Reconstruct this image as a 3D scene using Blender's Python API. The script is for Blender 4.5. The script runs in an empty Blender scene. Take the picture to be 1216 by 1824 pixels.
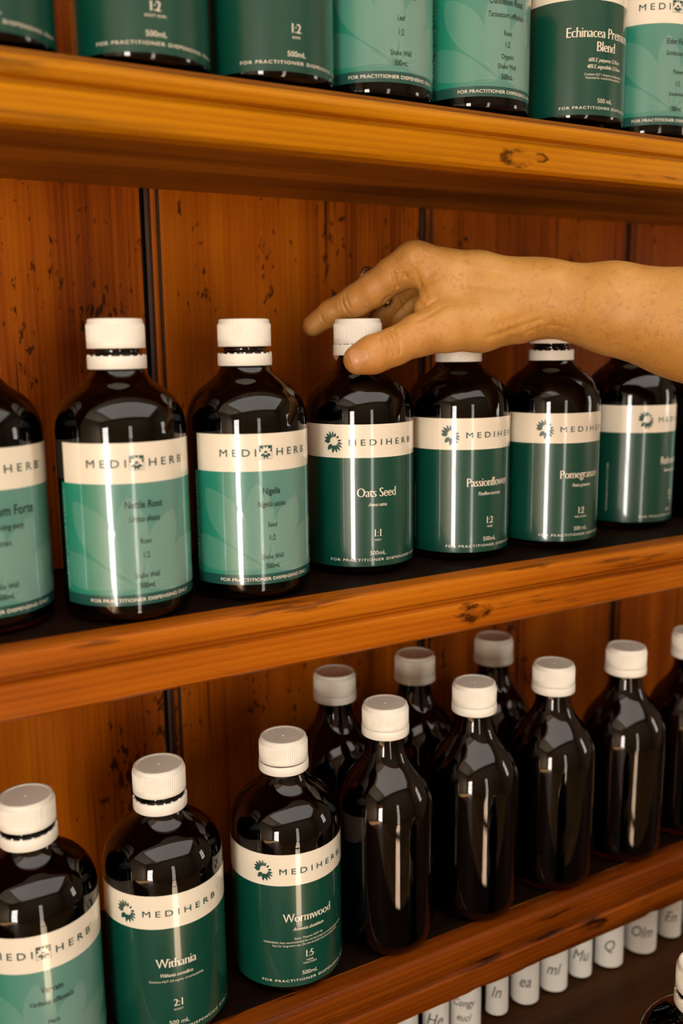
import bpy, bmesh, math, random
import numpy as np
from mathutils import Vector, Matrix, noise

random.seed(7)
SC = bpy.context.scene
COL = SC.collection
OZ = 1.30            # height of the middle shelf above the room floor (m)

# ------------------------------------------------------------------ camera
cam_d = bpy.data.cameras.new('camera')
cam = bpy.data.objects.new('camera', cam_d)
COL.objects.link(cam)
CAM_O = Vector((-0.06218, -0.49221, 0.15763))
CAM_R = Vector((0.86879975, -0.49503086, -0.01146457))
CAM_U = Vector((0.09923726, 0.1513888, 0.98348025))
CAM_W = Vector((0.48511747, 0.85558511, -0.18065205))
m = Matrix((CAM_R, CAM_U, -CAM_W)).transposed().to_4x4()
m.translation = CAM_O + Vector((0, 0, OZ))
cam.matrix_world = m
cam_d.sensor_fit = 'VERTICAL'
cam_d.sensor_height = 36.0
cam_d.sensor_width = 24.0
cam_d.lens = 1665.37 / 1824.0 * 36.0
cam_d.clip_start = 0.02
cam_d.dof.use_dof = True
cam_d.dof.focus_distance = 0.618
cam_d.dof.aperture_fstop = 3.8
cam_d.dof.aperture_blades = 9
SC.camera = cam

# ------------------------------------------------------------------ render look
SC.view_settings.view_transform = 'Standard'
SC.view_settings.look = 'None'
SC.view_settings.gamma = 1.0
SC.view_settings.use_curve_mapping = False
SC.view_settings.exposure = 0.17
SC.cycles.use_denoising = True
SC.cycles.max_bounces = 12
SC.cycles.diffuse_bounces = 5
SC.cycles.glossy_bounces = 5
SC.cycles.transmission_bounces = 10
SC.cycles.caustics_reflective = False
SC.cycles.caustics_refractive = False
SC.cycles.sample_clamp_indirect = 6.0
SC.cycles.blur_glossy = 0.3

# ------------------------------------------------------------------ sky and daylight
world = bpy.data.worlds.new('sky')
SC.world = world
world.use_nodes = True
bg = world.node_tree.nodes['Background']
bg.inputs[0].default_value = (1.0, 0.93, 0.80, 1)
bg.inputs[1].default_value = 3.0


def area(name, loc, rot, sx, sy, radiance, col):
    """Daylight in a window opening, or the added roof light: radiance in W/m2/sr."""
    l = bpy.data.lights.new(name, 'AREA')
    l.shape = 'RECTANGLE'
    l.size, l.size_y = sx, sy
    l.energy = radiance * math.pi * sx * sy
    l.color = col
    o = bpy.data.objects.new(name, l)
    o.location = (loc[0], loc[1], loc[2] + OZ)
    o.rotation_euler = rot
    COL.objects.link(o)
    return o


DAY = (1.0, 0.955, 0.90)
PI = math.pi
# low sun coming through the two glazed doors onto the floor
sun_d = bpy.data.lights.new('sun', 'SUN')
sun_d.energy = 90.0
sun_d.color = (1.0, 0.90, 0.74)
sun_d.angle = 0.0093
sun = bpy.data.objects.new('sun', sun_d)
sun.location = (0, -6, 5)
sun.rotation_euler = Vector((0.02, math.cos(math.radians(38)), -math.sin(math.radians(38)))).to_track_quat('-Z', 'Y').to_euler()
COL.objects.link(sun)
# room: X from RX0 to RX1, Y from RY0 to RY1, Z from -OZ to RZ1 (middle shelf = 0)
RX0, RX1, RY0, RY1, RZ1 = -3.9, 3.2, -3.4, 0.215, 2.10
# (wall, centre along the wall, width, z0, z1, radiance)
WINDOWS = [
    ('front', -3.05, 1.10, -1.28, 0.85, 19.0),   # glazed door
    ('front', 0.10, 0.42, -1.28, 0.85, 2.6),     # narrow glazed door
    ('right', -1.60, 0.60, -0.20, 0.90, 4.0),
]
# unseen roof light, added to stand in for a bright ceiling: x0, x1, y0, y1, radiance
ROOF = (-1.9, 2.6, -3.15, -0.70, 2.0)
ro = area('daylight', ((ROOF[0] + ROOF[1]) / 2, (ROOF[2] + ROOF[3]) / 2, RZ1 + .03), (0, 0, 0), ROOF[1] - ROOF[0] - .06, ROOF[3] - ROOF[2] - .06, ROOF[4], DAY)
for wl, c, wd, z0, z1, L in WINDOWS:
    zc, hh = (z0 + z1) / 2, z1 - z0
    if wl == 'front':
        area('daylight', (c, RY0 - 0.03, zc), (PI / 2, 0, 0), wd - .08, hh - .08, L, DAY)
    elif wl == 'right':
        area('daylight', (RX1 + 0.03, c, zc), (PI / 2, 0, -PI / 2 + PI), wd - .08, hh - .08, L, DAY)
    else:
        area('daylight', (RX0 - 0.03, c, zc), (PI / 2, 0, -PI / 2), wd - .08, hh - .08, L, DAY)


# ------------------------------------------------------------------ material helpers
def mat(name, col, rough=.5, **kw):
    mt = bpy.data.materials.new(name)
    mt.use_nodes = True
    b = mt.node_tree.nodes['Principled BSDF']
    b.inputs['Base Color'].default_value = (*col, 1)
    b.inputs['Roughness'].default_value = rough
    for k, v in kw.items():
        b.inputs[k.replace('_', ' ')].default_value = v
    return mt


class NT:
    def __init__(s, mt):
        s.nt = mt.node_tree
        s.b = s.nt.nodes['Principled BSDF']

    def n(s, t, **kw):
        x = s.nt.nodes.new(t)
        for k, v in kw.items():
            setattr(x, k, v)
        return x

    def l(s, a, b):
        s.nt.links.new(a, b)

    def coords(s, scale=(1, 1, 1), rot=(0, 0, 0), loc=(0, 0, 0)):
        t = s.n('ShaderNodeTexCoord')
        mp = s.n('ShaderNodeMapping')
        mp.inputs['Scale'].default_value = scale
        mp.inputs['Rotation'].default_value = rot
        mp.inputs['Location'].default_value = loc
        s.l(t.outputs['Object'], mp.inputs[0])
        return mp.outputs[0]

    def noise(s, vec, scale, detail=4, rough=.55, dist=0):
        x = s.n('ShaderNodeTexNoise')
        x.inputs['Scale'].default_value = scale
        x.inputs['Detail'].default_value = detail
        x.inputs['Roughness'].default_value = rough
        x.inputs['Distortion'].default_value = dist
        s.l(vec, x.inputs['Vector'])
        return x.outputs['Fac']

    def ramp(s, fac, stops, interp='LINEAR'):
        r = s.n('ShaderNodeValToRGB')
        r.color_ramp.interpolation = interp
        els = r.color_ramp.elements
        while len(els) < len(stops):
            els.new(.5)
        for e, (p, c) in zip(els, stops):
            e.position = p
            e.color = (*c, 1) if len(c) == 3 else c
        s.l(fac, r.inputs[0])
        return r.outputs['Color']

    def mix(s, fac, a, b, mode='MIX'):
        x = s.n('ShaderNodeMix', data_type='RGBA', blend_type=mode)
        for sock, v in ((x.inputs['Factor'], fac), (x.inputs['A'], a), (x.inputs['B'], b)):
            if hasattr(v, 'node'):
                s.l(v, sock)
            elif isinstance(v, (int, float)):
                sock.default_value = v
            else:
                sock.default_value = (*v, 1)
        return x.outputs['Result']

    def math(s, op, a, b=None, clamp=False):
        x = s.n('ShaderNodeMath', operation=op, use_clamp=clamp)
        for i, v in enumerate((a, b)):
            if v is None:
                continue
            if hasattr(v, 'node'):
                s.l(v, x.inputs[i])
            else:
                x.inputs[i].default_value = v
        return x.outputs[0]

    def bump(s, h, strength=.3, dist=.001):
        x = s.n('ShaderNodeBump')
        x.inputs['Strength'].default_value = strength
        x.inputs['Distance'].default_value = dist
        s.l(h, x.inputs['Height'])
        s.l(x.outputs[0], s.b.inputs['Normal'])


def wood(name, axis, light, mid, dark, marks=.5, knots=(), rough=.38, seed=0.0):
    """Old varnished pine. axis 'X' or 'Z' is the grain direction.
    knots: (x, y, z, radius) in the object's own metres."""
    mt = mat(name, mid, rough)
    t = NT(mt)
    al, ac = 2.2, 26.0
    sc = (al, ac, ac) if axis == 'X' else (ac, ac, al)
    loc = (seed, seed * 1.7, seed * .6)
    base = t.coords(sc, loc=loc)
    # knots bend the grain: displace the lookup with the distance to each knot
    kmask = None
    tex = t.n('ShaderNodeTexCoord')
    for (kx, ky, kz, kr) in knots:
        sub = t.n('ShaderNodeVectorMath', operation='SUBTRACT')
        t.l(tex.outputs['Object'], sub.inputs[0])
        sub.inputs[1].default_value = (kx, ky, kz)
        mul = t.n('ShaderNodeVectorMath', operation='MULTIPLY')
        t.l(sub.outputs[0], mul.inputs[0])
        mul.inputs[1].default_value = (.42, 0, 1.0) if axis == 'X' else (1.0, 0, .42)
        ln = t.n('ShaderNodeVectorMath', operation='LENGTH')
        t.l(mul.outputs[0], ln.inputs[0])
        q = t.math('DIVIDE', ln.outputs['Value'], kr)
        kmask = q if kmask is None else t.math('MINIMUM', kmask, q)
    g1 = t.noise(base, 1.0, 6, .6, .6)
    g2 = t.noise(t.coords((sc[0] * .6, sc[1] * 9, sc[2] * 4) if axis == 'X' else (sc[0] * 9, sc[1] * 4, sc[2] * .6), loc=loc), 1.0, 3, .6)
    big = t.noise(t.coords((1.2, 9, 9) if axis == 'X' else (7, 7, 2.5), loc=loc), 1.0, 3, .5)
    w = t.n('ShaderNodeTexWave', wave_type='BANDS', bands_direction='Z' if axis == 'X' else 'X', wave_profile='SAW')
    t.l(t.coords((.14, 1, 1) if axis == 'X' else (1, 1, .16), loc=loc), w.inputs['Vector'])
    w.inputs['Scale'].default_value = 75.0
    w.inputs['Distortion'].default_value = 3.0
    w.inputs['Detail'].default_value = 2.0
    w.inputs['Detail Scale'].default_value = .22
    f = t.math('ADD', t.math('MULTIPLY', g1, .55), t.math('MULTIPLY', g2, .25))
    f = t.math('ADD', f, t.math('MULTIPLY', w.outputs['Fac'], .09 if axis == 'X' else .05))
    f = t.math('ADD', f, t.math('MULTIPLY', t.math('SUBTRACT', big, .5), .50 if axis == 'X' else .34))
    f = f if axis == 'X' else t.math('ADD', f, .04)
    col = t.ramp(f, [(.30, dark), (.46, mid), (.66, light)])
    red = t.ramp(t.noise(t.coords((4, 16, 30) if axis == 'X' else (18, 16, 3), loc=(seed, 4, 9)), 1.0, 3, .55), [(.45, (0, 0, 0)), (.75, (1, 1, 1))])
    col = t.mix(t.math('MULTIPLY', red, .45 * min(1.0, marks + .2)), col, (mid[0] * .55, mid[1] * .38, mid[2] * .5))
    # dents, old stain drips and cracks: dark marks drawn along the grain
    mk = t.noise(t.coords((13, 130, 130) if axis == 'X' else (170, 60, 85), loc=loc), 1.0, 5, .62, .25)
    mkb = t.noise(t.coords((6, 14, 14) if axis == 'X' else (26, 14, 9), loc=loc), 1.0, 2, .5)
    mm = t.math('MULTIPLY', mk, t.math('ADD', mkb, .42))
    mfac = t.ramp(mm, [(.60 if axis == 'X' else .575, (0, 0, 0)), (.69 if axis == 'X' else .64, (1, 1, 1))])
    mfac = t.math('MULTIPLY', mfac, marks)
    dk = (dark[0] * .12, dark[1] * .12, dark[2] * .2)
    col = t.mix(mfac, col, dk)
    cr = t.noise(t.coords((1.6, 160, 160) if axis == 'X' else (170, 90, 2.2), loc=(seed + 3, 1, 2)), 1.0, 2, .5, .3)
    cfac = t.ramp(cr, [(.675, (0, 0, 0)), (.72, (1, 1, 1))])
    col = t.mix(t.math('MULTIPLY', cfac, marks), col, dk)
    if kmask is not None:
        ns = t.noise(t.coords((70, 150, 220) if axis == 'X' else (220, 150, 70)), 1.0, 4, .6)
        kk = t.math('ADD', kmask, t.math('MULTIPLY', t.math('SUBTRACT', ns, .5), 1.6))
        ring = t.ramp(kk, [(.0, (.25, .25, .25)), (.35, (.45, .45, .45)), (.5, (.95, .95, .95)), (.72, (.9, .9, .9)), (.95, (.25, .25, .25)), (1.4, (0, 0, 0))])
        brk = t.ramp(t.noise(t.coords((60, 60, 130) if axis == 'X' else (130, 60, 60), loc=(3.3, seed, 1)), 1.0, 3, .6), [(.40, (.12, .12, .12)), (.56, (1, 1, 1))])
        ring = t.math('MULTIPLY', ring, brk)
        col = t.mix(ring, col, (dark[0] * .22, dark[1] * .2, dark[2] * .2))
    t.l(col, t.b.inputs['Base Color'])
    rr = t.math('ADD', t.math('MULTIPLY', g1, .3), rough - .15)
    t.l(rr, t.b.inputs['Roughness'])
    t.b.inputs['Specular IOR Level'].default_value = .10
    t.bump(t.math('SUBTRACT', f, t.math('MULTIPLY', mfac, .6)), .22, .0010)
    return mt


M = {}
KN_UP = [(.348, -.006, .2715, .0062), (.366, -.006, .2725, .0035)]
KN_MID = [(.318, -.002, -.026, .0078)]
KN_LOW = [(.445, -.002, -.305, .006)]
PL, PM, PD = (.52, .165, .006), (.35, .088, .003), (.14, .026, .001)
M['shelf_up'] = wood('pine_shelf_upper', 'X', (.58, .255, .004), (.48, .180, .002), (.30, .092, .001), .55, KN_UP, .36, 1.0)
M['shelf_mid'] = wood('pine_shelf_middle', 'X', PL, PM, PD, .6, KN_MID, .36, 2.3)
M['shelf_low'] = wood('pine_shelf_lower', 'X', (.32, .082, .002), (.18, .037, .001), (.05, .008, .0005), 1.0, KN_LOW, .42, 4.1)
M['board'] = wood('pine_back_boards', 'Z', (.50, .140, .001), (.34, .073, .0006), (.12, .020, .0004), .82, (), .46, 5.2)
M['under'] = wood('pine_underside', 'X', (.42, .165, .016), (.30, .105, .009), (.14, .042, .004), .5, (), .5, 7.7)
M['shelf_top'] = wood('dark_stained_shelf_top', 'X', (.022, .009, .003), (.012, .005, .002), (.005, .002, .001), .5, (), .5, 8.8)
M['counter'] = wood('dark_counter', 'X', (.075, .027, .006), (.046, .015, .0035), (.018, .006, .002), .5, (), .45, 9.4)
M['grime'] = mat('old_grime', (.055, .016, .003), .6)
M['groove'] = mat('dark_joint', (.012, .006, .003), .8)

M['plaster'] = mat('ochre_plaster', (.33, .27, .19), .9)
M['ceiling'] = mat('white_ceiling', (.80, .77, .70), .9)
M['floor'] = wood('floorboards', 'X', (.38, .24, .12), (.28, .17, .08), (.14, .08, .035), .3, (), .45, 11.0)
M['paint'] = mat('white_paint', (.78, .74, .66), .4)


def glass(name, tint, rough=.02):
    mt = mat(name, tint, rough, IOR=1.5)
    mt.node_tree.nodes['Principled BSDF'].inputs['Transmission Weight'].default_value = 1.0
    return mt


M['amber'] = glass('amber_glass', (.11, .028, .004))
M['liquid'] = mat('dark_tincture', (.006, .0025, .001), .8, IOR=1.45)
NT(M['liquid']).b.inputs['Specular IOR Level'].default_value = 0.0
M['cap'] = mat('white_cap_plastic', (.84, .79, .69), .42)
NT(M['cap']).b.inputs['Subsurface Weight'].default_value = .12
NT(M['cap']).b.inputs['Subsurface Radius'].default_value = (.003, .002, .001)
LR = .30


def paper(name, col, rough=LR):
    mt = mat(name, col, rough)
    b = NT(mt).b
    b.inputs['Coat Weight'].default_value = 1.0
    b.inputs['Coat Roughness'].default_value = .06
    return mt


M['cream'] = paper('cream_label', (.80, .72, .58))
M['green'] = paper('deep_green_label', (.001, .052, .032))
M['ink_green'] = paper('green_ink', (.005, .060, .050))
M['ink_cream'] = paper('cream_ink', (.80, .72, .58))
M['ink_dark'] = paper('dark_ink', (.004, .012, .010))
M['teal'] = paper('teal_label', (.045, .245, .170))
M['petal'] = paper('pale_teal_petal_print', (.17, .34, .26))


def tint_gradient(mt, stops):
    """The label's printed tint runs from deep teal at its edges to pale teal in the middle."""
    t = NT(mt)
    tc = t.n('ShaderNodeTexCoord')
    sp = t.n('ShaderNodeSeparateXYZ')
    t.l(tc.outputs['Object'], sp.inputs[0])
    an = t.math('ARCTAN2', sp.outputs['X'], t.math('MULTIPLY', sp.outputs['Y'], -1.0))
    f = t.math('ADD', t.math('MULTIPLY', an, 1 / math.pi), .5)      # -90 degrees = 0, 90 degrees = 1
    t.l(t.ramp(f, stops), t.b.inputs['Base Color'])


tint_gradient(M['teal'], [(.06, (.010, .225, .140)), (.20, (.020, .225, .145)), (.38, (.082, .238, .188)), (.70, (.115, .258, .212)), (.90, (.020, .200, .130))])
tint_gradient(M['petal'], [(.06, (.045, .250, .170)), (.22, (.075, .265, .190)), (.40, (.138, .282, .230)), (.70, (.168, .300, .252)), (.92, (.070, .240, .170))])
M['petal_line'] = paper('petal_vein_print', (.215, .375, .300))
M['band'] = paper('dark_teal_band', (.010, .070, .058))
M['ink_teal'] = paper('pale_teal_ink', (.20, .48, .36))
M['white'] = mat('white_vial_paper', (.78, .74, .66), .6)
M['pen'] = mat('grey_pen', (.10, .10, .085), .6)
M['black'] = mat('dark_vial_glass', (.008, .006, .005), .12)
M['silver'] = mat('oxidised_silver', (.55, .48, .40), .25, Metallic=1.0)

# ------------------------------------------------------------------ mesh helpers


def link(name, me, mats, parent=None, smooth=None):
    ob = bpy.data.objects.new(name, me)
    COL.objects.link(ob)
    if len(me.materials) == 0:
        for q in (mats if isinstance(mats, (list, tuple)) else [mats]):
            me.materials.append(q)
    if parent:
        ob.parent = parent
    if smooth is not None:
        for p in me.polygons:
            p.use_smooth = True
        if smooth < 180:
            me.set_sharp_from_angle(angle=math.radians(smooth))
    return ob


def mesh(name, V, F, mi=None):
    me = bpy.data.meshes.new(name)
    me.from_pydata([tuple(v) for v in V], [], F)
    if mi is not None:
        me.polygons.foreach_set('material_index', mi)
    me.update()
    return me


def lathe(prof, seg=96, rfun=None, close=False):
    """prof: list of (r, z); rfun(k, i, r) may change the radius."""
    V, F, rows = [], [], []
    for k, (r, z) in enumerate(prof):
        if r < 1e-7:
            V.append((0, 0, z))
            rows.append([len(V) - 1] * seg)
        else:
            row = []
            for i in range(seg):
                a = 2 * math.pi * i / seg
                rr = rfun(k, i, r) if rfun else r
                row.append(len(V))
                V.append((rr * math.cos(a), rr * math.sin(a), z))
            rows.append(row)
    pairs = list(zip(rows[:-1], rows[1:]))
    if close:
        pairs.append((rows[-1], rows[0]))
    for A, B in pairs:
        for i in range(seg):
            j = (i + 1) % seg
            f = [A[i], A[j], B[j], B[i]]
            g = [f[0]]
            for q in f[1:]:
                if q not in g:
                    g.append(q)
            if len(g) > 2:
                F.append(g)
    return V, F


def recalc(me):
    bm = bmesh.new()
    bm.from_mesh(me)
    bmesh.ops.recalc_face_normals(bm, faces=bm.faces)
    bm.to_mesh(me)
    bm.free()
    return me


def box(x0, x1, y0, y1, z0, z1, bev=0.0, name='box'):
    bm = bmesh.new()
    bmesh.ops.create_cube(bm, size=1)
    for v in bm.verts:
        v.co = ((x0 + x1) / 2 + v.co.x * (x1 - x0), (y0 + y1) / 2 + v.co.y * (y1 - y0), (z0 + z1) / 2 + v.co.z * (z1 - z0))
    if bev:
        bmesh.ops.bevel(bm, geom=bm.edges[:], offset=bev, segments=2, affect='EDGES')
    me = bpy.data.meshes.new(name)
    bm.to_mesh(me)
    bm.free()
    return me


def joinm(meshes):
    V, F, mi = [], [], []
    for me in meshes:
        o_ = len(V)
        V += [tuple(v.co) for v in me.vertices]
        F += [[o_ + i for i in p.vertices] for p in me.polygons]
        mi += [p.material_index for p in me.polygons]
    return mesh('joined', V, F, mi)


def thing(name, label, cat, loc, rz=0.0, group=None):
    e = bpy.data.objects.new(name, None)
    COL.objects.link(e)
    e.empty_display_size = .02
    e.location = (loc[0], loc[1], loc[2] + OZ)
    e.rotation_euler = (0, 0, rz)
    e['label'] = label
    e['category'] = cat
    if group:
        e['group'] = group
    return e


def structure(name, me, m_):
    ob = link(name, me, m_)
    ob.location.z = OZ
    ob['kind'] = 'structure'
    return ob


# ------------------------------------------------------------------ the room
def wall_with_holes(axis, fixed, a0, a1, thick, holes):
    """A wall standing at coordinate `fixed` of the other axis, with rectangular openings."""
    parts = []

    def add(u0, u1, z0, z1):
        if u1 - u0 < 1e-4 or z1 - z0 < 1e-4:
            return
        f0, f1 = sorted((fixed, fixed + thick))
        parts.append(box(u0, u1, f0, f1, z0, z1) if axis == 'X' else box(f0, f1, u0, u1, z0, z1))
    cur = a0
    for (c, wd, z0, z1) in sorted(holes):
        add(cur, c - wd / 2, -OZ, RZ1)
        add(c - wd / 2, c + wd / 2, -OZ, z0)
        add(c - wd / 2, c + wd / 2, z1, RZ1)
        cur = c + wd / 2
    add(cur, a1, -OZ, RZ1)
    return joinm(parts)


TH = .12
hl = lambda n: [(c, wd, z0, z1) for wl, c, wd, z0, z1, L in WINDOWS if wl == n]
structure('floor', box(RX0 - TH, RX1 + TH, RY0 - TH, RY1 + TH, -OZ - .1, -OZ), M['floor'])
structure('ceiling', joinm([box(RX0 - TH, ROOF[0], RY0 - TH, RY1 + TH, RZ1, RZ1 + .1), box(ROOF[1], RX1 + TH, RY0 - TH, RY1 + TH, RZ1, RZ1 + .1),
                            box(ROOF[0], ROOF[1], RY0 - TH, ROOF[2], RZ1, RZ1 + .1), box(ROOF[0], ROOF[1], ROOF[3], RY1 + TH, RZ1, RZ1 + .1),
                            box(ROOF[0] - .05, ROOF[1] + .05, ROOF[2] - .05, ROOF[3] + .05, RZ1 + .1, RZ1 + .14)]), M['ceiling'])  # last box is a lid added above the roof light to block the sun
structure('wall_back', box(RX0, RX1, RY1, RY1 + TH, -OZ, RZ1), M['plaster'])
structure('wall_front', wall_with_holes('X', RY0, RX0, RX1, -TH, hl('front')), M['plaster'])
structure('wall_left', wall_with_holes('Y', RX0, RY0 - TH, RY1 + TH, -TH, hl('left')), M['plaster'])
structure('wall_right', wall_with_holes('Y', RX1, RY0 - TH, RY1 + TH, TH, hl('right')), M['plaster'])


def window_frame(wl, c, wd, z0, z1, nx, nz):
    ps = []
    b = .05

    def bar(u0, u1, a, bb):
        if wl == 'front':
            ps.append(box(u0, u1, RY0 - .02, RY0 + .03, a, bb, .004))
        elif wl == 'right':
            ps.append(box(RX1 - .03, RX1 + .02, u0, u1, a, bb, .004))
        else:
            ps.append(box(RX0 - .02, RX0 + .03, u0, u1, a, bb, .004))
    bar(c - wd / 2, c - wd / 2 + b, z0, z1)
    bar(c + wd / 2 - b, c + wd / 2, z0, z1)
    bar(c - wd / 2, c + wd / 2, z1 - b, z1)
    bar(c - wd / 2, c + wd / 2, z0, z0 + b)
    for i in range(1, nx):
        u = c - wd / 2 + wd * i / nx
        bar(u - .015, u + .015, z0, z1)
    for i in range(1, nz):
        z = z0 + (z1 - z0) * i / nz
        bar(c - wd / 2, c + wd / 2, z - .015, z + .015)
    return joinm(ps)


wn = dn = 0
for wl, c, wd, z0, z1, L in WINDOWS:
    if z0 < -1:
        dn += 1
        structure('door_%d' % dn, window_frame(wl, c, wd, z0, z1, 1, 3 if dn == 1 else 4), M['paint'])
    else:
        wn += 1
        structure('window_%d' % wn, window_frame(wl, c, wd, z0, z1, 2, 3), M['paint'])

# ------------------------------------------------------------------ the wooden dresser
ZU, TU = .2946, .032       # upper shelf: top edge, thickness
TM = .0383                 # middle shelf (top at 0)
ZL, TL = -.2742, .045      # lower shelf
ZC = -.395                 # counter
DEPTH = .1716
SX0, SX1 = -.62, 1.95

dresser = thing('wooden_dresser', 'old varnished pine dresser with three moulded shelves in front of a boarded back',
                'dresser', (0, 0, 0))


def extrude_x(prof, x0, x1, nx=2, jitter=None):
    V, F = [], []
    n = len(prof)
    for i in range(nx):
        x = x0 + (x1 - x0) * i / (nx - 1)
        for k, (y, z) in enumerate(prof):
            if jitter:
                dy, dz = jitter(x, k)
                V.append((x, y + dy, z + dz))
            else:
                V.append((x, y, z))
    for i in range(nx - 1):
        for k in range(n):
            a, b = i * n + k, i * n + (k + 1) % n
            F.append([a, b, b + n, a + n])
    F.append(list(range(n)))
    F.append([(nx - 1) * n + k for k in range(n)][::-1])
    me = mesh('extrude', V, F)
    return recalc(me)


def arc(cy, cz, r, a0, a1, n):
    return [(cy + r * math.cos(math.radians(a0 + (a1 - a0) * i / n)), cz + r * math.sin(math.radians(a0 + (a1 - a0) * i / n))) for i in range(n + 1)]


def worn(amp, seed, low=None):
    def f(x, k):
        a = noise.noise((x * 9, seed, k * .35)) * amp + noise.noise((x * 45, seed + 5, k * .5)) * amp * .45
        b = noise.noise((x * 11, seed + 9, k * .35)) * amp + noise.noise((x * 60, seed + 3, k * .6)) * amp * .4
        if low and k in low:
            c = max(0, noise.noise((x * 14, seed + 20, 0)) - .12) * .010 + max(0, noise.noise((x * 50, seed + 31, 0)) - .1) * .004
            b += c * low[k]
        return a, b
    return f


# each shelf: a dark board, and a nosing moulding nailed along its front edge
def shelf(ztop, th, face_mat, under_mat, mould, seed, top_drop=0.0, amp=.0004, chip=False, yf=-.004):
    bd = box(SX0, SX1, .014, DEPTH, ztop - th + .0015, ztop + top_drop)
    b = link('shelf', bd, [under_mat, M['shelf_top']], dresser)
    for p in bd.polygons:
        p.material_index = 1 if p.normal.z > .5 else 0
    h1 = mould
    prof = [(.0138, ztop), (.004, ztop)]
    prof += arc(yf + .006, ztop - .0045, .0045, 80, 180, 6)
    prof += [(yf + .0012, ztop - h1 * .62), (yf + .0022, ztop - h1 * .80), (yf + .0060, ztop - h1 + .0011), (yf + .0062, ztop - h1 - .0006),
             (yf + .0030, ztop - h1 - .0016), (yf + .0016, ztop - h1 - .0030), (yf + .0014, ztop - th * .80), (yf + .0020, ztop - th + .002)]
    n0 = len(prof)
    prof += [(yf + .0040, ztop - th), (.0138, ztop - th)]
    low = {n0 - 1: 1.0, n0: 1.2, n0 + 1: .6} if chip else None
    me = extrude_x(prof, SX0, SX1, 420, worn(amp, seed, low))
    link('edge_moulding', me, face_mat, b, 35)
    return b


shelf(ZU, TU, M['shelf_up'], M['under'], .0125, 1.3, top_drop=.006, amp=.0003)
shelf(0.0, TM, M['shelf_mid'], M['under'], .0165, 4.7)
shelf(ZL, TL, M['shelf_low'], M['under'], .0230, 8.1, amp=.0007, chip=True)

# boarded back: one panel of wide beaded boards
PITCH, G0 = .2363, .1586
prof = []
k0 = -4
xs = []
for k in range(-4, 9):
    g = G0 + k * PITCH
    # gap, quirk, bead, quirk, flat board
    xs += [(g - .0044, .0), (g - .0042, .010), (g + .0004, .010), (g + .0008, .0058), (g + .0032, .0054),
           (g + .0036, .0006), (g + .0055, .0), (g + .0074, .0006), (g + .0080, .0024), (g + .0092, .0024), (g + .0102, .0004), (g + .0130, .0)]
V, F, MI = [], [], []
ZB0, ZB1 = -1.22, .95
for (x, d) in xs:
    V += [(x, DEPTH + d, ZB0), (x, DEPTH + d, ZB1)]
for i in range(len(xs) - 1):
    F.append([2 * i, 2 * i + 2, 2 * i + 3, 2 * i + 1])
    dm = max(xs[i][1], xs[i + 1][1])
    MI.append(1 if dm > .006 else (2 if dm > .002 else 0))
nb = len(V)
x0, x1 = xs[0][0], xs[-1][0]
V += [(x0, DEPTH + .022, ZB0), (x0, DEPTH + .022, ZB1), (x1, DEPTH + .022, ZB0), (x1, DEPTH + .022, ZB1)]
L_ = 2 * (len(xs) - 1)
F += [[nb, nb + 1, nb + 3, nb + 2], [0, 1, nb + 1, nb], [L_, nb + 2, nb + 3, L_ + 1], [1, L_ + 1, nb + 3, nb + 1], [0, nb, nb + 2, L_]]
MI += [0] * 5
link('back_panel', recalc(mesh('boards', V, F, MI)), [M['board'], M['groove'], M['grime']], dresser)
for sx in (SX0 - .03, SX1):
    link('side_panel', box(sx, sx + .03, -.004, DEPTH + .022, ZC, .95, .002), M['board'], dresser)
link('cornice', box(SX0 - .06, SX1 + .06, -.04, DEPTH + .022, .95, 1.01, .008), M['shelf_mid'], dresser)
link('counter', box(SX0 - .06, SX1 + .06, -.245, DEPTH + .022, ZC - .035, ZC, .004), M['counter'], dresser)
base = link('base_cabinet', box(SX0 - .03, SX1 + .03, -.215, DEPTH + .02, -OZ, ZC - .035), M['board'], dresser)
nd = 5
for i in range(nd):
    w_ = (SX1 - SX0) / nd
    d = link('door', box(SX0 + w_ * i + .012, SX0 + w_ * (i + 1) - .012, -.234, -.215, -OZ + .10, ZC - .06, .003), M['shelf_mid'], dresser)
    kb = lathe([(0, 0), (.010, 0), (.008, .012), (.015, .022), (.013, .030), (0, .033)], 24)
    km = mesh('knob', [(v[0] + SX0 + w_ * i + .06, -.234 - v[2], v[1] - .80) for v in kb[0]], kb[1])
    link('knob', recalc(km), M['under'], d, 40)

# ------------------------------------------------------------------ bottle pieces (mm)
def mm(prof):
    return [(r * .001, z * .001) for r, z in prof]


def smooth_prof(p, n=4):
    out = []
    for i in range(len(p) - 1):
        q = [np.array(p[max(0, i - 1)]), np.array(p[i]), np.array(p[i + 1]), np.array(p[min(len(p) - 1, i + 2)])]
        L1 = np.linalg.norm(q[2] - q[1])
        m1 = (q[2] - q[0]) / max(np.linalg.norm(q[2] - q[1]) + np.linalg.norm(q[1] - q[0]), 1e-6) * L1
        m2 = (q[3] - q[1]) / max(np.linalg.norm(q[3] - q[2]) + np.linalg.norm(q[2] - q[1]), 1e-6) * L1
        for k in range(n):
            t = k / n
            h = (2 * t ** 3 - 3 * t ** 2 + 1) * q[1] + (t ** 3 - 2 * t ** 2 + t) * m1 + (-2 * t ** 3 + 3 * t ** 2) * q[2] + (t ** 3 - t ** 2) * m2
            out.append((max(float(h[0]), 0.0), float(h[1])))
    out.append(p[-1])
    return out


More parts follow.
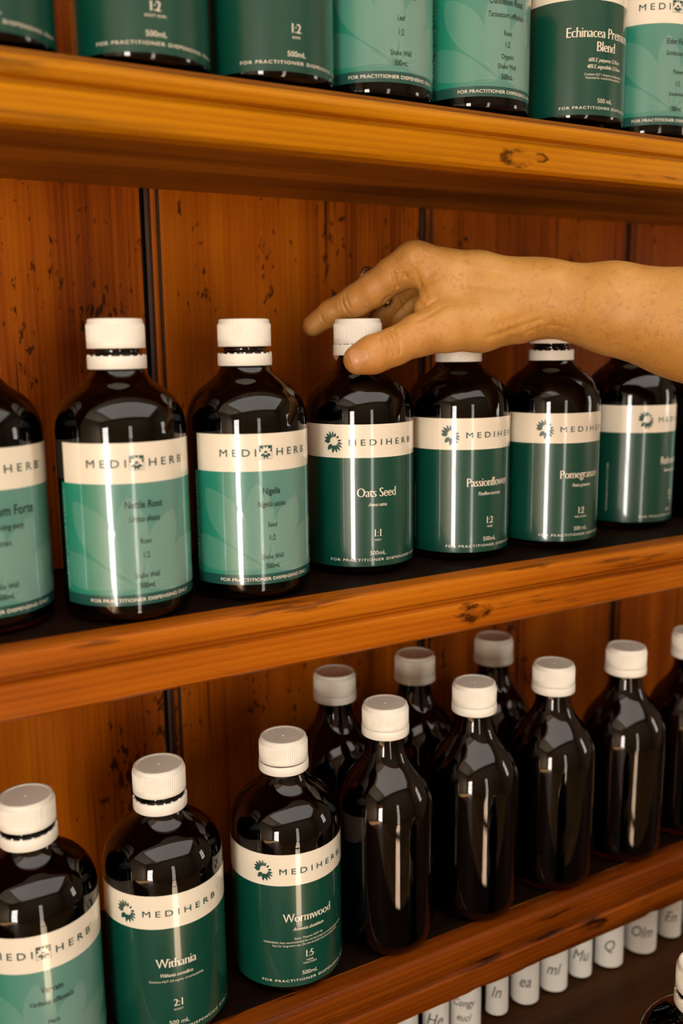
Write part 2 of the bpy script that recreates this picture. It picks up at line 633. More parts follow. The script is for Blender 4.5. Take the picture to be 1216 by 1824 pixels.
def bottle_mesh(outer, wall, mouth_r, zin):
    inner = []
    for (r, z) in outer[::-1]:
        if z < zin:
            continue
        inner.append((max(r - wall, .5), z))
    zb = zin
    rb = inner[-1][0]
    inner += [(rb - 1.0, zb - .8), (rb * .55, zb - .2), (0, zb + .6)]
    V, F = lathe(mm(outer + inner), 96)
    return recalc(mesh('glass', V, F))


OUT_LAB = [(0, 2.2), (26, 1.4), (29.5, 0), (32.5, .4), (35.5, 2.0), (37.4, 4.6), (38, 7.5), (38, 60), (38, 106), (37.9, 110), (37.4, 114), (36.2, 118.2),
           (34.4, 122.2), (32, 125.8), (28.8, 129.3), (24.6, 132.6), (20.8, 135.4), (18.0, 138.2), (16.0, 141.2), (14.6, 144.4), (13.4, 146.6), (13.2, 149),
           (14.2, 149.6), (14.3, 151.2), (13.2, 152), (13.2, 154), (14.0, 154.6), (14.0, 156), (13.0, 156.6), (13.0, 164.5), (12.2, 165.2), (10.6, 165.2)]
OUT_LAB = smooth_prof(OUT_LAB)
OUT_AMB = [(0, 3.0), (20, 2.0), (24.5, 0), (27.5, .5), (31, 2.6), (33.6, 6.5), (34.8, 11), (35, 15), (35, 60), (35, 99), (34.8, 104), (34, 109.5), (32.3, 115.5), (29.8, 121),
           (26.5, 126.5), (22.6, 131.5), (18.8, 136.4), (15.9, 141.5), (14.0, 147), (13.2, 152.5), (13.0, 158), (13.2, 160), (13.2, 173), (12.4, 174), (10.6, 174)]
OUT_AMB = smooth_prof(OUT_AMB)
ME_LAB = bottle_mesh(OUT_LAB, 2.2, 10, 5.5)
ME_AMB = bottle_mesh(OUT_AMB, 2.4, 10, 6.5)
liq = [(0, 5.8)] + [(max(r - 2.0, .5), z) for r, z in OUT_LAB if 7 < z < 137]
liq[1:1] = [(liq[1][0] - 1, 5.8)]
liq += [(0, liq[-1][1])]
ME_LIQ = recalc(mesh('liquid', *lathe(mm(liq), 96)))


def cap_mesh(h, blur_ribs=False):
    seg = 288
    pr = [(0, -.4), (.5, -.42), (.8, -.9), (12.6, -1.0), (13.3, -.8), (13.8, -.15), (14.3, 0), (15.0, -.12), (15.5, -.6), (15.65, -1.2), (15.7, -2.4),
          (15.95, -2.6), (16.45, -3.2), (16.6, -4.2), (16.6, -h + 4.0), (16.5, -h + 3.3), (16.55, -h + 2.9), (16.6, -h + .3), (16.4, -h), (14.6, -h), (14.6, -h + 3), (14.4, -2.5), (0, -2.5)]
    ribbed = {12: .6, 13: 1.0, 14: 1.0, 15: .3}

    def rf(k, i, r):
        if k in ribbed:
            ph = (i % 4)
            return r - .00042 * ribbed[k] * (1.0 if ph == 0 else (.35 if ph in (1, 3) else 0))
        return r
    return recalc(mesh('cap', *lathe(mm(pr), seg, rf)))


def ring_mesh(h, teeth):
    seg = 216
    pr = [(16.7, 0), (16.9, .3), (16.9, h - .4), (16.7, h), (15.6, h), (15.2, h - .3), (15.2, .3), (15.5, 0)]
    V, F = lathe(mm(pr), seg, close=True)
    me = recalc(mesh('ring', V, F))
    ms = [me]
    if teeth:
        for t in range(18):
            a = 2 * math.pi * (t + .3 * random.random()) / 18
            hh = random.uniform(.5, 1.1) * .001
            b = box(.0157, .0166, -.0007, .0007, h * .001 - .0003, h * .001 + hh, .0002)
            for v in b.vertices:
                x, y = v.co.x, v.co.y
                v.co.x, v.co.y = x * math.cos(a) - y * math.sin(a), x * math.sin(a) + y * math.cos(a)
            ms.append(b)
    return joinm(ms)


CAP16 = cap_mesh(16.7)
CAP15 = cap_mesh(15.9)
RING_T = ring_mesh(7.2, True)
RING_C = ring_mesh(6.2, False)

# ------------------------------------------------------------------ lettering
FONT_CACHE = {}
BOLD = {'wide': .010, 'cond': .013, 'condital': .010, 'caps': .012}


def glyphs(text, style):
    """Flat lettering, cap height 1: list of (x, y) and faces. Styles: sans, cond, serif, ital, condital."""
    key = (text, style)
    if key in FONT_CACHE:
        return FONT_CACHE[key]
    cu = bpy.data.curves.new('lettering', 'FONT')
    cu.body = text
    cu.resolution_u = 3
    cu.fill_mode = 'FRONT'
    if style in ('wide',):
        cu.space_character = 1.55
    if style == 'caps':
        cu.space_character = 1.22
    if style in ('serif', 'ital'):
        cu.space_character = .95
    ob = bpy.data.objects.new('lettering', cu)
    COL.objects.link(ob)
    bpy.context.view_layer.update()
    dg = bpy.context.evaluated_depsgraph_get()
    me = bpy.data.meshes.new_from_object(ob.evaluated_get(dg))
    bm = bmesh.new()
    bm.from_mesh(me)
    bmesh.ops.remove_doubles(bm, verts=bm.verts, dist=1e-5)
    bm.verts.ensure_lookup_table()
    P = np.array([v.co[:2] for v in bm.verts]) if len(bm.verts) else np.zeros((0, 2))
    serifs = []
    if style in ('serif', 'ital') and len(P):
        N = np.zeros_like(P)
        for e in bm.edges:
            if len(e.link_faces) != 1:
                continue
            a, b = e.verts
            d = b.co - a.co
            n = Vector((d.y, -d.x))
            if n.length < 1e-9:
                continue
            n.normalize()
            c = e.link_faces[0].calc_center_median()
            mid = (a.co + b.co) / 2
            if (mid.xy - c.xy).dot(n) < 0:
                n = -n
            for v in (a, b):
                N[v.index] += n
            if abs(d.y) < .004 and .05 < abs(d.x) < .16:
                up = n.y > 0
                serifs.append((min(a.co.x, b.co.x), max(a.co.x, b.co.x), a.co.y, up))
        ln = np.linalg.norm(N, axis=1)
        ln[ln == 0] = 1
        N = N / ln[:, None]
        P[:, 0] += N[:, 0] * .020
        P[:, 1] -= N[:, 1] * .019
    elif style in BOLD and len(P):
        N = np.zeros_like(P)
        for e in bm.edges:
            if len(e.link_faces) == 1:
                a, b = e.verts
                d = b.co - a.co
                n = Vector((d.y, -d.x))
                if n.length < 1e-9:
                    continue
                n.normalize()
                c = e.link_faces[0].calc_center_median()
                if (((a.co + b.co) / 2).xy - c.xy).dot(n) < 0:
                    n = -n
                for v in (a, b):
                    N[v.index] += n
        ln = np.linalg.norm(N, axis=1)
        ln[ln == 0] = 1
        P = P + N / ln[:, None] * BOLD[style]
    Vv = [tuple(p) for p in P]
    Ff = [[v.index for v in f.verts] for f in bm.faces]
    if style == 'serif':
        for (xa, xb, y, up) in serifs:
            t = .022
            ya, yb = (y - .019 - t, y - .012) if up else (y + .012, y + .019 + t)
            o_ = len(Vv)
            Vv += [(xa - .045, ya), (xb + .045, ya), (xb + .045, yb), (xa - .045, yb)]
            Ff.append([o_, o_ + 1, o_ + 2, o_ + 3])
    bm.free()
    bpy.data.objects.remove(ob)
    bpy.data.meshes.remove(me)
    P = np.array(Vv) if Vv else np.zeros((0, 2))
    capH = .70
    P = P / capH
    sx = {'sans': 1.0, 'cond': .74, 'condital': .74, 'serif': .80, 'ital': .74, 'wide': 1.0, 'caps': 1.0}[style]
    if len(P):
        P[:, 0] *= sx
        if style in ('ital', 'condital'):
            P[:, 0] += P[:, 1] * .24
        P[:, 0] -= P[:, 0].min()
    FONT_CACHE[key] = (P, Ff)
    return FONT_CACHE[key]


class Label:
    """One wrap-around label: flat print wound on the bottle. u is degrees round the bottle
    (0 = middle of the print), z is millimetres above the base."""

    def __init__(s, R):
        s.R, s.V, s.F, s.MI, s.mats = R, [], [], [], []

    def mi(s, m_):
        if m_ not in s.mats:
            s.mats.append(m_)
        return s.mats.index(m_)

    def put(s, pts, faces, m_, lift):
        o_ = len(s.V)
        r = (s.R + lift) * .001
        for (u, z) in pts:
            a = math.radians(u)
            s.V.append((r * math.sin(a), -r * math.cos(a), z * .001))
        k = s.mi(m_)
        for f in faces:
            s.F.append([o_ + i for i in f])
            s.MI.append(k)

    def patch(s, u0, u1, z0, z1, m_, lift, n=None):
        n = n or max(2, int(abs(u1 - u0) / 3))
        pts, fs = [], []
        for i in range(n + 1):
            u = u0 + (u1 - u0) * i / n
            pts += [(u, z0), (u, z1)]
        for i in range(n):
            fs.append([2 * i, 2 * i + 2, 2 * i + 3, 2 * i + 1])
        s.put(pts, fs, m_, lift)

    def text(s, txt, u, z, h, m_, style, align='C', width=None, lift=.36, rot=False):
        """u in degrees, baseline z and cap height h in mm; width in degrees squeezes the line to fit."""
        P, F = glyphs(txt, style)
        if not len(P):
            return
        deg = 180 / math.pi / s.R
        w_ = P[:, 0].max()
        X, Y = P[:, 0] * h, P[:, 1] * h
        if rot:
            sc = (width / (w_ * h)) if width else 1
            s.put([(u - y * deg, z + x * sc) for x, y in zip(X, Y)], F, m_, lift)
            return
        U = X * deg
        if width:
            U = U * (width / U.max())
        off = {'C': -U.max() / 2, 'L': 0, 'R': -U.max()}[align]
        s.put([(u + off + a, z + b) for a, b in zip(U, Y)], F, m_, lift)

    def leaf(s, u, z, ang, r0, ln, wd, m_, lift, tip=.55, n=8, cx=1.0, clip=None):
        """A petal growing out of (u, z) at angle ang; lengths in mm."""
        deg = 180 / math.pi / s.R
        ca, sa = math.cos(math.radians(ang)), math.sin(math.radians(ang))
        pts, fs = [], []
        mw = max(1, int(wd / 2.2))
        for i in range(n + 1):
            t = i / n
            w_ = wd * .5 * (math.sin(math.pi * t ** tip)) ** .8 if 0 < t < 1 else 0
            for k in range(mw + 1):
                x = r0 + ln * t
                y = w_ * (2 * k / mw - 1)
                uu = u + (x * ca - y * sa) * deg * cx
                zz = z + x * sa + y * ca
                if clip:
                    uu, zz = min(max(uu, clip[0]), clip[1]), min(max(zz, clip[2]), clip[3])
                pts.append((uu, zz))
        for i in range(n):
            for k in range(mw):
                q = i * (mw + 1) + k
                fs.append([q, q + 1, q + mw + 2, q + mw + 1])
        s.put(pts, fs, m_, lift)

    def build(s, parent):
        me = mesh('label', s.V, s.F, s.MI)
        for m_ in s.mats:
            me.materials.append(m_)
        # print must face outwards
        bm = bmesh.new()
        bm.from_mesh(me)
        for f in bm.faces:
            c = f.calc_center_median()
            if f.normal.x * c.x + f.normal.y * c.y < 0:
                f.normal_flip()
        bm.to_mesh(me)
        bm.free()
        return link('label', me, [], parent, 180)


FPDO = 'FOR PRACTITIONER DISPENSING ONLY'


def green_label(name, latin, ratio, part, vol='500mL', small=(), name2=None, nsize=6.3, nz=54.6, side=True, namew=None, lz=48.2):
    L = Label(38)
    L.patch(-150, 150, 7, 80.9, M['green'], .12, 90)
    L.patch(-150, 150, 80.9, 103, M['cream'], .12, 90)
    for ang, ln, wd, r0 in ((118, 5.0, 1.5, 2.7), (138, 5.2, 1.9, 2.7), (98, 4.4, 1.3, 2.7), (78, 3.0, 1.4, 2.9), (48, 2.4, 1.4, 2.9), (12, 2.7, 1.4, 2.7), (-14, 3.7, 1.3, 2.5),
                            (-34, 4.6, 1.3, 2.4), (-54, 5.2, 1.5, 2.4), (-74, 5.4, 1.8, 2.3), (-97, 5.6, 2.2, 2.2), (-130, 5.0, 3.0, 2.3), (-182, 4.7, 2.8, 2.6), (158, 5.0, 2.2, 2.7)):
        L.leaf(-44.5, 91.6, ang, r0, ln, wd, M['ink_green'], .28, tip=.85)
    L.text('MEDIHERB', 8, 89.2, 4.0, M['ink_green'], 'wide', width=74)
    L.text('\u00ae', 48.5, 94.0, 1.2, M['ink_green'], 'sans')
    if name:
        if name2:
            L.text(name, -2, nz + 8.8, nsize, M['ink_cream'], 'serif', width=namew)
            L.text(name2, 0, nz, nsize, M['ink_cream'], 'serif')
        else:
            L.text(name, 0, nz, nsize, M['ink_cream'], 'serif', width=namew)
    zz = lz
    for ln in ([latin] if isinstance(latin, str) else latin or []):
        L.text(ln, 0, zz, 2.6, M['ink_cream'], 'ital')
        zz -= 4.3
    if ratio:
        L.text(ratio, 0, 27.6, 5.0, M['ink_cream'], 'serif')
    zz = 24.6
    for ln in ([part] if isinstance(part, str) else part or []):
        L.text(ln, 0, zz, 1.25, M['ink_cream'], 'caps')
        zz -= 2.0
    for (ln, z) in small:
        L.text(ln, 0, z, 1.45, M['ink_cream'], 'sans')
    L.text(vol, 0, 15.0, 2.9, M['ink_cream'], 'sans')
    L.text(FPDO, 6, 10.8, 1.75, M['ink_cream'], 'caps', width=111)
    if side:
        L.text('Store below 25 degrees C. Keep out of reach of children.', -89, 16, 1.0, M['ink_cream'], 'sans', rot=True, width=40)
    return L


def teal_label(name, latin, lines, big=1.0):
    L = Label(38)
    L.patch(-79, 125, 17.5, 80.9, M['teal'], .12, 70)
    L.patch(-79, 125, 11.2, 17.5, M['band'], .12, 70)
    L.patch(-74, 125, 80.9, 103.5, M['cream'], .12, 70)
    # flower print: broad petals fanning out of the lower middle, with veins
    cp = (-78.5, 124, 17.6, 80.5)
    for k, (ang, ln, wd) in enumerate(((128, 60, 21), (165, 58, 20), (96, 50, 18), (62, 46, 18), (28, 50, 18), (0, 50, 16))):
        L.leaf(-6, 21, ang, 3, ln, wd, M['petal'], .20 + k * .012, tip=1.4, n=18, clip=cp)
    for k in range(0, 24):
        L.leaf(-6, 21, k * 8.0, 2.5, 12 + 4 * math.sin(k * 2.3), .34, M['petal_line'], .30, tip=.9, n=8, clip=cp)
    L.text('MEDI', -47, 90.0, 4.4, M['ink_green'], 'wide', 'L', width=33.5)
    L.text('HERB', 5.6, 90.0, 4.4, M['ink_green'], 'wide', 'L', width=36.5)
    L.text('\u00ae', 43.3, 93.6, 1.2, M['ink_green'], 'sans')
    # emblem: a flower in a square, light petals on dark above, dark petals below
    d = 180 / math.pi / 38
    c, z0 = -4.8, 88.2
    L.patch(c - 4.1 * d, c + 4.1 * d, z0 + 3.6, z0 + 8.2, M['ink_green'], .26, 4)
    for (a, b_, e, f_) in ((-4.1, -3.9, 0, 8.2), (3.9, 4.1, 0, 8.2), (-4.1, 4.1, 0, .2)):
        L.patch(c + a * d, c + b_ * d, z0 + e, z0 + f_, M['ink_green'], .26, 2)
    for ang in (0, 36, 72, 108, 144, 180):
        L.leaf(c, z0 + 4.0, ang, .9, 3.1, 1.5, M['cream'], .40, tip=.75)
    for ang in (-36, -72, -108, -144):
        L.leaf(c, z0 + 4.0, ang, 1.2, 2.7, 1.5, M['ink_green'], .40, tip=.8)
    L.text(name, 0, 66.9, 3.9 * big, M['ink_dark'], 'cond')
    L.text(latin, 0, 59.2, 3.3, M['ink_dark'], 'condital')
    for (ln, z, h) in lines:
        L.text(ln, 0, z, h, M['ink_dark'], 'cond')
    L.text(FPDO, -3, 13.4, 1.95, M['ink_cream'], 'cond', width=94)
    L.text('QUALITY IS OUR PASSION', -74.2, 19.5, 2.7, M['ink_teal'], 'caps', rot=True, width=57)
    return L


STD = lambda part: [(part, 46.6, 3.0), ('1:2', 38.3, 3.5), ('Shake Well', 26.8, 3.0), ('500mL', 20.9, 3.2)]


def bottle(label_text, x, y, z, phi, lab, captop=171.3, ringbot=143.5, opened=True, group=None):
    t = thing('tincture_bottle', label_text, 'bottle', (x, y, z), math.radians(phi), group)
    link('glass_body', ME_LAB, M['amber'], t, 60)
    link('tincture', ME_LIQ, M['liquid'], t, 60)
    lab.build(t)
    cm, rm, rh = (CAP16, RING_T, 7.2) if opened else (CAP15, RING_C, 6.2)
    c = link('cap', cm, M['cap'], t, 35)
    c.location.z = captop * .001
    c.rotation_euler.z = random.uniform(0, 6)
    r = link('tamper_ring', rm, M['cap'], t, 35)
    r.location.z = ringbot * .001
    r.rotation_euler.z = random.uniform(0, 6)
    return t


# upper shelf, left to right
ZUF = ZU + .006
G_UP = 'labelled tincture bottles on the upper shelf'
bottle('dark green labelled bottle at the left end of the upper shelf', .035, .053, ZUF, -3, green_label('', '', '1:2', 'ROOT'), group=G_UP)
bottle('blurred dark green labelled bottle on the upper shelf, second from the left end', .121, .052, ZUF, -6.5, green_label('', '', '1:2', 'ROOT BARK'), group=G_UP)
bottle('dark green labelled bottle on the upper shelf directly left of the two pale teal ones', .200, .0505, ZUF, -2.5, green_label('', '', '1:2', 'BARK'), group=G_UP)
bottle('pale teal labelled leaf tincture bottle on the upper shelf beside the dandelion one', .276, .056, ZUF, -5,
       teal_label('Damiana', 'Turnera diffusa', STD('Leaf')), group=G_UP)
bottle('pale teal labelled bottle reading Dandelion Root on the upper shelf', .3545, .0545, ZUF, -1.5,
       teal_label('Dandelion Root', 'Taraxacum officinale', [('Root', 48.5, 3.0), ('1:2', 41.5, 3.5), ('Organic', 34.5, 3.0), ('Shake Well', 28.5, 3.0), ('500mL', 22.2, 3.2)]), group=G_UP)
bottle('dark green labelled echinacea bottle with a cream band on the upper shelf', .4435, .055, ZUF + .002, -4,
       green_label('Echinacea Premium', ['60% E. purpurea 1:2 Root', '40% E. angustifolia 1:2 Root'], '', '', '500 mL',
                   [('Contains NLT 1.5mg/mL of alkylamides', 32.6), ('Patented for enhanced bioavailability', 30.4)], name2='Blend', nsize=6.6, nz=48.2, lz=41.5), group=G_UP)
bottle('pale teal labelled bottle reading Elder Flower at the right end of the upper shelf', .5235, .060, ZUF, -8,
       teal_label('Elder Flower', 'Sambucus nigra', [('Flower', 46.6, 3.0), ('1:2', 38.3, 3.5), ('Standardised', 31.5, 2.6), ('500mL', 20.9, 3.2)]), group=G_UP)

# middle shelf, left to right
G_MID = 'labelled tincture bottles on the middle shelf'
bottle('teal labelled bottle on the middle shelf with a name ending in Forte', .0165, .0637, 0, 8,
       teal_label('Mushroom Forte', 'dried, fruiting body', [('extract', 50.5, 3.2), ('Shake Well', 26.8, 3.0), ('500mL', 20.9, 3.2)], 1.45), group=G_MID)
bottle('teal labelled bottle reading Nettle Root with a loosened white cap', .0961, .0482, 0, 0,
       teal_label('Nettle Root', 'Urtica dioica', STD('Root'), 1.08), 171.3, 143.0, group=G_MID)
bottle('teal labelled bottle reading Nigella with a loosened white cap', .1784, .0522, 0, -2.8,
       teal_label('Nigella', 'Nigella sativa', STD('Seed')), 171.3, 143.0, group=G_MID)
bottle('dark green labelled oats seed bottle whose cap the hand is gripping', .2705, .0691, 0, -11.5,
       green_label('Oats Seed', 'Avena sativa', '1:1', 'SEED'), 171.9, 147.6, group=G_MID)
bottle('dark green labelled bottle reading Passionflower below the wrist', .3542, .0664, 0, 1.3,
       green_label('Passionflower', 'Passiflora incarnata', '1:2', 'HERB', namew=56), 170.5, 141.5, group=G_MID)
bottle('dark green labelled bottle reading Pomegranate with a raised white cap under the forearm', .4365, .0589, 0, -1,
       green_label('Pomegranate', 'Punica granatum', '1:2', 'PEEL (HUSK)', '500 mL', namew=56), 170.3, 141.0, group=G_MID)
bottle('dark green labelled bottle with half hidden name right of the Pomegranate one', .5429, .0787, 0, 20,
       green_label('Rehmannia', 'Rehmannia glutinosa', '1:2', 'ROOT', '500 mL'), 170.5, 141.5, group=G_MID)
bottle('teal labelled bottle cut by the right picture edge on the middle shelf', .6330, .0660, 0, 0,
       teal_label('Rhodiola', 'Rhodiola rosea', STD('Root')), 170.5, 141.5, group=G_MID)

# lower shelf, left to right
G_LOW = 'labelled tincture bottles on the lower shelf'
bottle('teal labelled bottle in the lower left corner on the lower shelf', .0266, .0452, ZL, 0,
       teal_label('Vervain', 'Verbena officinalis', STD('Herb')), 171.3, 143.5, group=G_LOW)
bottle('dark green labelled bottle reading Withania with a loosened white cap', .1077, .0450, ZL, -10,
       green_label('Withania', 'Withania somnifera', '2:1', 'ROOT', '500 mL', [('Contains NLT 2.0 mg/mL of withanolides', 44.6)]), 171.3, 143.5, group=G_LOW)
bottle('dark green labelled bottle reading Wormwood with a closed white cap', .1956, .0462, ZL, -3.5,
       green_label('Wormwood', 'Artemisia absinthium', '1:5', ['HERB', 'TINCTURE'], '500mL',
                   [('Equiv. Thujone NMT 4%', 41.8), ('WARNING: Not recommended for use by pregnant and lactating women.', 39.2), ('Not for long-term use. Do not exceed recommended dose.', 36.8)]),
       170.0, 147.0, False, group=G_LOW)

# plain amber bottles on the lower shelf
G_AMB = 'unlabelled amber bottles on the lower shelf'


def amber(label_text, x, y):
    t = thing('amber_bottle', label_text, 'bottle', (x, y, ZL), random.uniform(0, 6), G_AMB)
    link('glass_body', ME_AMB, M['amber'], t, 60)
    c = link('cap', CAP15, M['cap'], t, 35)
    c.location.z = .1797
    r = link('tamper_ring', RING_C, M['cap'], t, 35)
    r.location.z = .1574
    return t


amber('unlabelled amber bottle in the front row, standing next to the Wormwood bottle', .2725, .0385)
amber('unlabelled amber bottle in the front row, second to the right of the Wormwood bottle', .3515, .0385)
amber('unlabelled amber bottle in the front row, third to the right of the Wormwood bottle', .4300, .0385)
amber('unlabelled amber bottle in the front row, fourth to the right of the Wormwood bottle', .5095, .0385)
amber('unlabelled amber bottle cut by the right picture edge on the lower shelf', .5886, .0385)
amber('unlabelled amber bottle in the back row, right behind the Wormwood bottle', .2731, .1131)
amber('unlabelled amber bottle in the back row, middle one of three', .3498, .1154)
amber('unlabelled amber bottle in the back row, farthest from the Wormwood bottle', .4326, .1166)

# bottle standing in front on the counter, and the row of small vials at its back
bottle('white capped dark bottle standing on the counter in the lower right corner', .3850, -.1517, ZC, 10,
       green_label('Yarrow', 'Achillea millefolium', '1:2', 'HERB'), 171.3, 143.5)

G_V = 'small vials with white handwritten labels on the counter'
VIALS = [(.2975, 9.8, 'leftmost small white labelled vial peeping out below the lower shelf moulding'),
         (.3265, 10.4, 'small white labelled vial, second from the left end of the vial row'),
         (.3550, 12.9, 'wide white labelled vial with two lines of handwriting on the counter'),
         (.3883, 9.6, 'narrow white labelled vial just right of the wide one with two handwritten lines'),
         (.4186, 11.8, 'white labelled vial fifth from the left end of the vial row'),
         (.4500, 12.2, 'white labelled vial, left one of a touching pair in mid row'),
         (.4815, 10.3, 'white labelled vial, right one of a touching pair in mid row'),
         (.5146, 13.3, 'white labelled vial with a loop scribble, left neighbour of the widest vial'),
         (.5548, 14.5, 'widest white labelled vial near the right end of the vial row'),
         (.5929, 11.4, 'white labelled vial just right of the widest vial'),
         (.6291, 13.2, 'small white labelled vial cut by the right picture edge')]
HAND_WORDS = [['m'], ['He'], ['Congy', 'eucl'], ['In'], ['ea'], ['ml'], ['Mu'], ['Q'], ['Olm'], ['En'], ['ol']]
for i, (vx, R, lb) in enumerate(VIALS):
    t = thing('small_vial', lb, 'vial', (vx, .0500 - (R - 10) * .0002, ZC), math.radians(-43), G_V)
    H_ = 60.0
    pr = [(0, .6), (R - 2.2, 0), (R - .8, .5), (R, 2.0), (R, H_ - 10), (R - .6, H_ - 8), (R * .62, H_ - 4.5), (R * .5, H_ - 3), (R * .5, H_), (0, H_)]
    link('glass_body', recalc(mesh('vial', *lathe(mm(pr), 48))), M['black'], t, 40)
    cp = [(0, H_ + 10), (R * .62, H_ + 10), (R * .66, H_ + 9), (R * .66, H_ - 3), (R * .52, H_ - 3)]
    link('cap', recalc(mesh('cap', *lathe(mm(cp), 48))), M['black'], t, 40)
    L = Label(R)
    u0 = -100 if i in (2, 4, 6, 8, 9, 1) else -58
    L.patch(u0, 130, 2.6, H_ - 13, M['white'], .12, 50)
    words = HAND_WORDS[i]
    for row, wd_ in enumerate(words):
        zc = (27.0, 14.0)[row] if len(words) == 2 else 19.0
        hh = 10.5 if len(words) == 1 else 6.5
        L.text(wd_, 4, zc, hh, M['pen'], 'condital', lift=.34)
    L.build(t)

# ------------------------------------------------------------------ hand distance field
def round_cone(P, a, b, r1, r2):
    ba = b - a
    l2 = float(ba @ ba)
    rr = r1 - r2
    a2 = l2 - rr * rr
    il2 = 1.0 / l2
    pa = P - a
    y = pa @ ba
    z = y - l2
    q = pa * l2 - y[:, None] * ba
    x2 = np.einsum('ij,ij->i', q, q)
    y2 = y * y * l2
    z2 = z * z * l2
    k = np.sign(rr) * rr * rr * x2
    d = (np.sqrt(x2 * a2 * il2) + y * rr) * il2 - r1
    m1 = np.sign(z) * a2 * z2 > k
    m2 = (~m1) & (np.sign(y) * a2 * y2 < k)
    d = np.where(m1, np.sqrt(x2 + z2) * il2 - r2, d)
    d = np.where(m2, np.sqrt(x2 + y2) * il2 - r1, d)
    return d


def smin(a, b, k):
    h = np.maximum(k - np.abs(a - b), 0.0) / k
    return np.minimum(a, b) - h * h * k * 0.25


def chain_sdf(P, pts, k):
    d = None
    for (p, q) in zip(pts[:-1], pts[1:]):
        e = round_cone(P, np.array(p[:3]), np.array(q[:3]), p[3], q[3])
        d = e if d is None else smin(d, e, k)
    return d


def hand_sdf(P, H, creases=True):
    palm = None
    for c in H['palm']:
        e = chain_sdf(P, c, .006)
        palm = e if palm is None else smin(palm, e, .013)
    palm = smin(palm, chain_sdf(P, H['thumb'], .005), .010)
    out = palm
    for f in H['fingers']:
        e = chain_sdf(P, f, .0035)
        out = np.minimum(out, smin(palm, e, .007))
    if creases:
        for c, (rad, dep) in H['creases']:
            m = np.full(len(P), 1e9)
            for p, q in zip(c[:-1], c[1:]):
                a, b = np.array(p), np.array(q)
                ba = b - a
                t = np.clip(((P - a) @ ba) / (ba @ ba), 0, 1)
                m = np.minimum(m, np.linalg.norm(P - a - t[:, None] * ba, axis=1))
            out = out + dep * np.exp(-(m / rad) ** 2)
        for c, rad, dep in H['bumps']:
            m = np.linalg.norm(P - np.array(c), axis=1)
            out = out - dep * np.exp(-(m / rad) ** 2)
    return out
